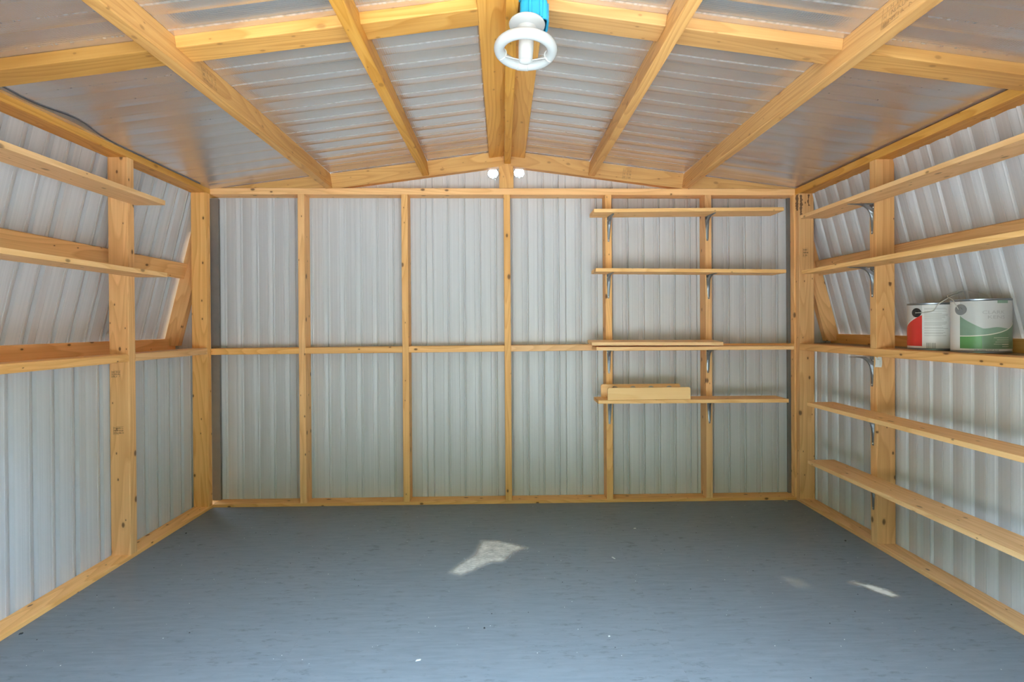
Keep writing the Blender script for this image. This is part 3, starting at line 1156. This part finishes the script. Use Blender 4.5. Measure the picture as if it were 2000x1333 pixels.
# the deep ledge that carries the paint cans
led = empty('wall_ledge', (1.80, 1.6, 0.88))
tag(led, 'thick pine ledge with dark dusty top holding two paint cans', 'shelf')
box('front_rail', (RX - 0.001, YF, 0.8808), (RO - 0.002, YC0 - 0.0005, 0.918), WOOD, led, bev=0.003)
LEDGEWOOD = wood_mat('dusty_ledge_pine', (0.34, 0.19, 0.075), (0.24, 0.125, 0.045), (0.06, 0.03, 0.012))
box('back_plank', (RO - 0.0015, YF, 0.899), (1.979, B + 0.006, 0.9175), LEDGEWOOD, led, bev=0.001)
add_bracket(led, (XB, ymid + 0.004, 0.8802), -PI / 2, 0.0)
# price sticker curling off the bracket
bm = bmesh.new()
rows = []
for i in range(9):
    t = i / 8
    rows.append([bm.verts.new((0.026 * s - 0.006 * t * t, -0.004 - 0.010 * math.sin(t * 1.6) - 0.004 * s, -0.046 * t)) for s in (0, 0.5, 1)])
for a, b in zip(rows, rows[1:]):
    for k in range(2):
        bm.faces.new((a[k], a[k + 1], b[k + 1], b[k]))
mst = Matrix.Translation((RX - 0.004, ymid - 0.016, 0.8790)) @ Matrix.Rotation(-0.15, 4, 'Z')
st = from_bm('price_sticker', bm, PAPER, led, mst, True)
st['label'] = 'white curling paper sticker'
bm = bmesh.new()
for r, (x0, x1, z) in enumerate(((0.003, 0.012, -0.006), (0.004, 0.016, -0.010), (0.015, 0.019, -0.017), (0.0145, 0.019, -0.022), (0.0145, 0.019, -0.027), (0.014, 0.018, -0.032), (0.0135, 0.0175, -0.037))):
    t = -z / 0.046
    y = -0.004 - 0.010 * math.sin(t * 1.6) - 0.004 * 0.5 - 0.0012
    k = [bm.verts.new(p) for p in ((x0, y, z), (x1, y, z), (x1, y, z - 0.0022), (x0, y, z - 0.0022))]
    bm.faces.new(k)
from_bm('sticker_print', bm, GREYINK, st, mst)

# ------------------------------------------------------------------ round vents in the gable
for (vx, vz), lab in zip(VENTS, ('round white louvred vent left of the short ridge post', 'round white louvred vent right of the short ridge post')):
    v = empty('round_vent', (vx, B, vz))
    tag(v, lab, 'vent', 'gable vents')
    mv = Matrix.Translation((vx, B + 0.003, vz)) @ Matrix.Rotation(PI / 2, 4, 'X')
    lathe('vent_ring', [(0.0305, -0.004), (0.0345, -0.004), (0.036, 0.006), (0.0335, 0.008), (0.0305, 0.006), (0.0305, -0.004)], WHITE, v, mv, 28)
    for k in range(-3, 4):
        z = k * 0.0082
        hw = math.sqrt(max(0, 0.0305 ** 2 - z * z)) * 0.99
        board('louvre', (vx - hw, B + 0.004, vz + z), (vx + hw, B + 0.004, vz + z), 0.0075, 0.0022, (0, 0.5, 1), VENTPL, v, bev=0)
    board('centre_bar', (vx + (0.012 if vx < 0 else -0.014), B + 0.0005, vz - 0.028), (vx + (0.012 if vx < 0 else -0.014), B + 0.0005, vz + 0.028), 0.0022, 0.003, (0, 1, 0), VENTPL, v, bev=0)

# ------------------------------------------------------------------ ceiling lamp: ring tube under a blue junction box
lamp = empty('ceiling_lamp', (0.076, 1.52, 1.99))
tag(lamp, 'white ring-shaped lamp hanging from a blue box at the roof ridge', 'lamp')
bm = bmesh.new()
# open-bottomed blue box with rounded corners and side ears
def ring_poly(hx, hy, r, z, n=4):
    pts = []
    for sx, sy, a0 in ((1, 1, 0), (-1, 1, PI / 2), (-1, -1, PI), (1, -1, 3 * PI / 2)):
        for i in range(n + 1):
            a = a0 + PI / 2 * i / n
            pts.append(((hx - r) * sx + r * math.cos(a), (hy - r) * sy + r * math.sin(a), z))
    return [bm.verts.new(p) for p in pts]


loops = [ring_poly(0.036, 0.040, 0.010, 0.064), ring_poly(0.040, 0.044, 0.012, 0.055), ring_poly(0.042, 0.046, 0.012, 0.0), ring_poly(0.038, 0.042, 0.010, 0.0), ring_poly(0.037, 0.041, 0.010, 0.05)]
for a, b in zip(loops, loops[1:]):
    for i in range(len(a)):
        j = (i + 1) % len(a)
        bm.faces.new((a[i], a[j], b[j], b[i]))
bm.faces.new(loops[0])
bm.faces.new(loops[-1][::-1])
MB_ = Matrix.Translation((0.0975, 1.535, 1.928))
jbox = from_bm('junction_box', bm, BLUE, lamp, MB_)
jbox['label'] = 'blue plastic junction box'
for dx in (-0.012, 0.020):
    box('box_tab', (0.0975 + dx - 0.004, 1.535 - 0.0495, 1.932), (0.0975 + dx + 0.004, 1.535 - 0.046, 1.985), BLUE, jbox, bev=0.001)
box('box_flange', (0.1395, 1.515, 1.931), (0.1425, 1.560, 1.988), BLUE, jbox, bev=0.001)
box('nail_block', (0.0535, 1.500, 1.988), (0.070, 1.512, 2.004), BLUE, jbox, bev=0.002)
tilt = Matrix.Rotation(math.radians(3.0), 4, 'Y') @ Matrix.Rotation(math.radians(-4.0), 4, 'X')
MLH = Matrix.Translation((0.0775, 1.515, 1.926)) @ tilt
lathe('lamp_holder', [(0.0, 0.002), (0.052, 0.002), (0.0535, -0.001), (0.0525, -0.005), (0.046, -0.008), (0.030, -0.014), (0.0265, -0.022), (0.0245, -0.036), (0.0, -0.036)], WHITE, lamp, MLH, 40)
MAD = Matrix.Translation((0.0745, 1.506, 1.866)) @ tilt
lathe('lamp_stem', [(0.0, 0.030), (0.017, 0.030), (0.0215, 0.022), (0.0225, -0.010), (0.0205, -0.050), (0.0185, -0.056), (0.0, -0.057)], WHITE, lamp, MAD, 28)
lathe('stem_cap', [(0.0, -0.0595), (0.006, -0.0595), (0.012, -0.0585), (0.0155, -0.0572), (0.0155, -0.055)], plain('clear_cap', (0.6, 0.6, 0.58), 0.15), lamp, MAD, 24)
MR = Matrix.Translation((0.0722, 1.500, 1.842)) @ tilt
ringpts = [(0.0775 * math.cos(2 * PI * i / 56), 0.0775 * math.sin(2 * PI * i / 56), 0) for i in range(56)]
rt = tube('ring_tube', ringpts, 0.0155, TUBE, lamp, 16, True, MR)
# plug collar on the ring and the faint joints
for a0, a1, rr in ((1.42, 1.86, 0.0163),):
    tube('plug_collar', [(0.0775 * math.cos(a0 + (a1 - a0) * i / 8), 0.0775 * math.sin(a0 + (a1 - a0) * i / 8), 0) for i in range(9)], rr, WHITE, lamp, 16, False, MR)
for ang in (math.radians(160), math.radians(18)):
    ca, sa = math.cos(ang), math.sin(ang)
    p0 = MR @ Vector((0.016 * ca, 0.016 * sa, -0.029))
    p1 = MR @ Vector((0.066 * ca, 0.066 * sa, -0.009))
    board('spoke', p0, p1, 0.010, 0.003, (0, 0, 1), WHITE, lamp, bev=0.0008)
    c = MR @ Vector((0.0775 * ca, 0.0775 * sa, 0))
    tube('clip', [MR @ Vector(((0.0775 + 0.0175 * math.cos(b)) * ca, (0.0775 + 0.0175 * math.cos(b)) * sa, 0.0175 * math.sin(b))) for b in [math.radians(d) for d in range(80, 300, 20)]], 0.0022, WHITE, lamp, 6)

# ------------------------------------------------------------------ paint cans
def text_mesh(s, size):
    c = bpy.data.curves.new('t', 'FONT')
    c.body = s
    c.size = size
    c.resolution_u = 3
    o = bpy.data.objects.new('t', c)
    COL.objects.link(o)
    dg = bpy.context.evaluated_depsgraph_get()
    me = bpy.data.meshes.new_from_object(o.evaluated_get(dg))
    bpy.data.objects.remove(o)
    bpy.data.curves.remove(c)
    return me


def can(name_label, cx, cy, z0, r, h, aim):
    """aim: angle (rad) of the direction from the can towards the viewer side; label coordinate a grows to the right as seen from there."""
    t = empty('paint_can', (cx, cy, z0))
    tag(t, name_label, 'paint can')
    mt = Matrix.Translation((cx, cy, z0 + 0.0005))
    lathe('body', [(0.0, 0.004), (r - 0.004, 0.004), (r - 0.002, 0.0), (r + 0.001, 0.001), (r + 0.001, 0.006), (r - 0.0008, 0.008), (r - 0.0008, h - 0.008),
                   (r + 0.001, h - 0.006), (r + 0.0015, h - 0.001), (r - 0.001, h), (r - 0.006, h - 0.002), (r - 0.007, h - 0.007), (0.0, h - 0.007)], STEEL, t, mt, 56)
    lathe('lid', [(0.0, h - 0.0055), (r - 0.020, h - 0.0055), (r - 0.018, h - 0.001), (r - 0.012, h + 0.0005), (r - 0.0075, h - 0.003)], STEEL, t, mt, 56)

    def wrap(nm, polyf, mat, lift, parent=t):
        me = polyf
        for v in me.vertices:
            a, z = v.co.x, v.co.y
            ang = aim + a
            v.co = ((r + lift) * math.cos(ang), (r + lift) * math.sin(ang), z)
        return link_mesh(nm, me, mat, parent, mt)

    def patch(nm, a0, a1, lo, hi, mat, lift, n=None):
        """Area between two curves lo(a), hi(a)."""
        n = n or max(2, int((a1 - a0) / 0.06))
        me = bpy.data.meshes.new(nm)
        vs, fs = [], []
        for i in range(n + 1):
            a = a0 + (a1 - a0) * i / n
            vs += [(a, lo(a) if callable(lo) else lo, 0), (a, hi(a) if callable(hi) else hi, 0)]
        for i in range(n):
            fs.append((2 * i, 2 * i + 2, 2 * i + 3, 2 * i + 1))
        me.from_pydata(vs, [], fs)
        return wrap(nm, me, mat, lift)

    def patches(nm, rects, mat, lift):
        me = bpy.data.meshes.new(nm)
        vs, fs = [], []
        for a0, a1, b0, b1 in rects:
            n = max(1, int((a1 - a0) / 0.1))
            for i in range(n):
                k = len(vs)
                p0 = a0 + (a1 - a0) * i / n
                p1 = a0 + (a1 - a0) * (i + 1) / n
                vs += [(p0, b0, 0), (p1, b0, 0), (p1, b1, 0), (p0, b1, 0)]
                fs.append((k, k + 1, k + 2, k + 3))
        me.from_pydata(vs, [], fs)
        return wrap(nm, me, mat, lift)

    def text(nm, s, size, a_left, z, mat, lift, width=None):
        me = text_mesh(s, size)
        xs = [v.co.x for v in me.vertices]
        k = (width * r / (max(xs) - min(xs))) if width else 1
        for v in me.vertices:
            v.co.x = a_left + (v.co.x - min(xs)) * k / r
            v.co.y = z + v.co.y
        return wrap(nm, me, mat, lift)

    def disc(nm, a, z, rad, mat, lift):
        ang = aim + a
        m = mt @ Matrix.Translation(((r + lift) * math.cos(ang), (r + lift) * math.sin(ang), z)) @ Matrix.Rotation(ang, 4, 'Z') @ Matrix.Rotation(PI / 2, 4, 'Y')
        return lathe(nm, [(0.0, 0.004), (rad * 0.35, 0.0045), (rad * 0.4, 0.002), (rad * 0.8, 0.002), (rad, 0.0), (rad, -0.006)], mat, t, m, 28)
    return t, mt, patch, patches, text, disc


LEDGE_TOP = 0.918
# front can, green landscape label
c2x, c2y, cr, ch = 1.868, 1.970, 0.0898, 0.2065
view = math.atan2(-c2y, -c2x)
t2, m2, patch, patches, text, disc = can('white paint can with a green hill label, beside the red-labelled can', c2x, c2y, LEDGE_TOP, cr, ch, view)
zz = lambda y: (1065 - y) / 815 * 0.2065
patch('label_base', -2.9, 2.9, 0.0085, ch - 0.0085, CANWHITE, 0.0002, 90)
aL = -0.705
patch('label_sky', aL, 1.9, zz(1000), ch - 0.0085, CANGREY, 0.0005)


def hill(a):
    k = (a - aL)
    z = zz(500) + (zz(700) - zz(500)) * min(1, k / 0.80) ** 0.85
    if a > 0.0:
        z += 0.006 * math.exp(-((a - 0.55) / 0.28) ** 2)
    return z


def curve_line(a):
    t_ = max(0.0, (a - aL) / 1.85)
    return zz(812) + (zz(680) - zz(812)) * t_ ** 2.6


patch('label_hills', aL, 1.9, zz(1000), hill, CANSAGE, 0.0008)
patch('label_meadow', aL, 1.9, zz(1000), lambda a: curve_line(a) - 0.002, CANGREEN, 0.0010)
patch('label_meadow', 0.05, 1.9, zz(1000), lambda a: curve_line(a) - 0.002, CANDEEP, 0.0011)
patch('label_curve', aL, 1.9, lambda a: curve_line(a) - 0.0018, lambda a: curve_line(a) + 0.0018, CANCREAM, 0.0012)
patch('label_corner', 0.55, 1.0, zz(322), zz(278), CANSAGE, 0.0008)
text('label_name', 'CLARK', 0.0175, 0.065, zz(478), GREYINK, 0.0012, 0.76)
text('label_name', 'KENS', 0.0175, 0.235, zz(550), GREYINK, 0.0012, 0.60)
text('label_text', 'NEUTRAL TINT BASE', 0.0062, -0.19, 0.0098, INK, 0.0012, 0.79)
patches('label_lines', [(0.72, 1.02, 0.0085 + zz(1000) + i * 0.0075, 0.0085 + zz(1000) + i * 0.0075 + 0.0016) for i in range(2)] +
        [(0.42 + 0.05 * (i % 3), 1.02, zz(930) + i * 0.0078, zz(930) + i * 0.0078 + 0.0014) for i in range(4)], CANCREAM, 0.0013)
e = disc('ear', -0.68, zz(408), 0.0215, GREYPL, 0.0006)


def on_can(cx, cy, aim, a, z, lift=0.0):
    return Vector((cx + (cr + lift) * math.cos(aim + a), cy + (cr + lift) * math.sin(aim + a), LEDGE_TOP + z))


p = on_can(c2x, c2y, view, -0.68, zz(408), 0.008)
q = on_can(c2x, c2y, view, -0.68 + PI, zz(408), 0.008)
# wire bail of the front can, folded over along the back rim
wp = [p, p + Vector((-0.004, 0.004, 0.012)), p + Vector((-0.012, 0.014, 0.040)), on_can(c2x, c2y, view, -1.15, ch + 0.010, 0.014)]
for a in range(0, 9):
    ang = -1.35 - a * 0.25
    wp.append(on_can(c2x, c2y, view, ang, ch + 0.010 + 0.030 * math.sin(PI * (a + 1) / 10), 0.010 - 0.03 * math.sin(PI * a / 8)))
wp += [on_can(c2x, c2y, view, -3.6, ch - 0.02, 0.006), q]
tube('bail', wp, 0.0017, WIRE, t2, 6)

# rear can, red label
c1x, c1y = 1.868, 2.189
view1 = math.atan2(-c1y, -c1x)
t1, m1, patch, patches, text, disc = can('white paint can with a red label panel, half hidden by the green-labelled can', c1x, c1y, LEDGE_TOP, cr, 0.2005, view1)
R1 = 463.0
as1 = lambda xp: math.asin(max(-0.999, min(0.999, (xp - 658) / R1)))
zy = lambda y: (1005 - y) / 705 * 0.1965
patch('label_base', -2.9, 2.9, 0.0085, 0.192, CANWHITE, 0.0002, 90)
patch('label_sky', -1.9, as1(470), zy(945), 0.192, CANGREY, 0.0005)
slope = lambda a: zy(470) + (zy(630) - zy(470)) * max(0.0, min(1.3, (as1(470) - a) / (as1(470) - as1(212)))) ** 1.1
patch('label_curve', -1.9, as1(470), zy(945), lambda a: slope(a) + 0.006, CANWHITE, 0.0007)
patch('label_red', -1.9, as1(468), zy(945), slope, CANRED, 0.0010)
rects = []
rg = random.Random(5)
y = 365
while y < 800:
    x1 = rg.uniform(800, 905)
    rects.append((as1(505), as1(x1), zy(y + 8), zy(y)))
    y += 17 if rg.random() < 0.8 else 30
patches('label_text', rects, plain('pale_print', (0.44, 0.42, 0.39), 0.5), 0.0006)
bars = []
x = 540
while x < 695:
    wd = rg.choice((4, 6, 9, 12))
    bars.append((as1(x), as1(x + wd), zy(975), zy(892)))
    x += wd + rg.choice((4, 5, 8))
patches('barcode', bars, GREYINK, 0.0006)
patches('label_mark', [(as1(770), as1(795), zy(993), zy(989)), (as1(770), as1(774), zy(993), zy(970)), (as1(791), as1(795), zy(993), zy(970)), (as1(812), as1(880), zy(988), zy(982))], GREYINK, 0.0006)
disc('ear', as1(370), zy(432), 0.0200, BLACKPL, 0.0006)
pe = on_can(c1x, c1y, view1, as1(370), zy(432), 0.006)
qe = on_can(c1x, c1y, view1, as1(370) + PI, zy(432), 0.006)
top = LEDGE_TOP + 0.2005
pts = [pe, Vector((1.800, 2.115, 1.082)), Vector((1.810, 2.10, 1.108)), Vector((1.835, 2.08, 1.135)), Vector((1.872, 2.07, 1.155)), Vector((1.905, 2.09, 1.163)), Vector((1.935, 2.14, 1.160)), Vector((1.955, 2.22, 1.150)), Vector((1.962, 2.27, 1.125)), Vector((1.955, 2.285, 1.09)), qe]
# smooth the bail with Catmull-Rom
def smooth(ps, n=6):
    out = []
    for i in range(len(ps) - 1):
        a, b, c, d = ps[max(0, i - 1)], ps[i], ps[i + 1], ps[min(len(ps) - 1, i + 2)]
        for k in range(n):
            t_ = k / n
            out.append(0.5 * ((2 * b) + (c - a) * t_ + (2 * a - 5 * b + 4 * c - d) * t_ ** 2 + (3 * b - a - 3 * c + d) * t_ ** 3))
    out.append(ps[-1])
    return out


tube('bail', smooth(pts), 0.0017, WIRE, t1, 6)

# ------------------------------------------------------------------ dark bark left on the right corner post, and mill stamps on the timbers
def flat_patch(name, pts, matrix, mat, parent, depth=0.0012):
    return prism(name, pts, depth, matrix, mat, parent)


# matrix whose local XZ plane is the camera-facing face of the right corner post
mpost = Matrix.Translation((RX, YC0 - 0.0012, 0))
rg = random.Random(3)


def ragged(x0, x1, z0, z1, n=14, j=0.25):
    a = [(x0 + rg.uniform(0, j) * (x1 - x0) * 0.5, z0 + (z1 - z0) * i / n) for i in range(n + 1)]
    b = [(x1 - rg.uniform(0, j) * (x1 - x0), z1 - (z1 - z0) * i / n) for i in range(n + 1)]
    return a + b


flat_patch('bark', ragged(0.003, 0.024, 1.660, 1.778, 16, 0.5), mpost, BARK, wall_right)
flat_patch('bark', ragged(0.048, 0.068, 1.715, 1.780, 10, 0.8), mpost, BARK, wall_right)
mside = frame((RX - 0.0012, YC0, 0), (0, 1, 0), (0, 0, 1))
flat_patch('bark', ragged(0.002, 0.036, 1.690, 1.782, 12, 0.4), Matrix.Translation((RX - 0.0001, YC0, 0)) @ Matrix.Rotation(PI / 2, 4, 'Z'), BARK, wall_right)


def stamp(parent, origin, ex, ez, wdt, hgt, seed):
    """Blurred mill stamp: an outlined block of broken strokes printed on the wood."""
    rr = random.Random(seed)
    ex, ez = Vector(ex).normalized(), Vector(ez).normalized()
    bm = bmesh.new()

    def q(x0, z0, x1, z1, tk):
        d = Vector((x1 - x0, z1 - z0))
        if d.length < 1e-6:
            return
        n = Vector((-d.y, d.x)).normalized() * tk / 2
        vs = []
        for x, z in ((x0 + n.x, z0 + n.y), (x1 + n.x, z1 + n.y), (x1 - n.x, z1 - n.y), (x0 - n.x, z0 - n.y)):
            vs.append(bm.verts.new(Vector(origin) + ex * x + ez * z))
        bm.faces.new(vs)
    q(0, 0, wdt * 0.55, 0, 0.0012)
    q(0, 0, 0, hgt, 0.0012)
    q(wdt * 0.3, hgt, wdt, hgt, 0.0010)
    rows = 3
    for r_ in range(rows):
        x = wdt * 0.06
        zb = hgt * (0.08 + 0.31 * r_)
        hh = hgt * 0.2
        while x < wdt * 0.92:
            gw = wdt * rr.uniform(0.07, 0.12)
            if rr.random() < 0.8:
                q(x, zb, x, zb + hh, 0.0014)
                if rr.random() < 0.6:
                    q(x, zb + hh * rr.choice((0, .5, 1)), x + gw * 0.7, zb + hh * rr.choice((0, .5, 1)), 0.0013)
                if rr.random() < 0.5:
                    q(x + gw * 0.7, zb, x + gw * 0.7, zb + hh, 0.0013)
            x += gw
    return from_bm('mill_stamp', bm, STAMPINK, parent)


# right outer purlin, inner face near the door; left outer purlin near the rafter; gable rafter; left post
sR = Vector((-1, 0, -0.132)).normalized()
nR = Vector((0.132, 0, 1)).normalized()
xf = PUR['R'][1][0] - 0.0006
o_ = Vector((xf, 1.40, roof_z(xf))) - nR * 0.075
stamp(ceiling, o_, (0, -1, 0), nR, 0.115, 0.060, 4)
nL = Vector((-0.132, 0, 1)).normalized()
xf = PUR['L'][0][1] + 0.0006
o_ = Vector((xf, 1.70, roof_z(xf))) - nL * 0.078
stamp(ceiling, o_, (0, 1, 0), nL, 0.085, 0.055, 9)
stamp(wall_left, (LO + 0.018, YM0 - 0.0005, 0.560), (1, 0, 0), (0, 0, 1), 0.045, 0.035, 12)
stamp(wall_left, (LO + 0.012, YM0 - 0.0005, 0.815), (1, 0, 0), (0, 0, 1), 0.04, 0.03, 13)
stamp(wall_right, (RX + 0.022, YC0 - 0.0005, 1.42), (1, 0, 0), (0, 0, 1), 0.03, 0.05, 15)
xg = 0.70
stamp(wall_back, (xg, D - 0.0005, roof_z(xg) - 0.083), (1, 0, -0.132), (0.132, 0, 1), 0.05, 0.06, 21)
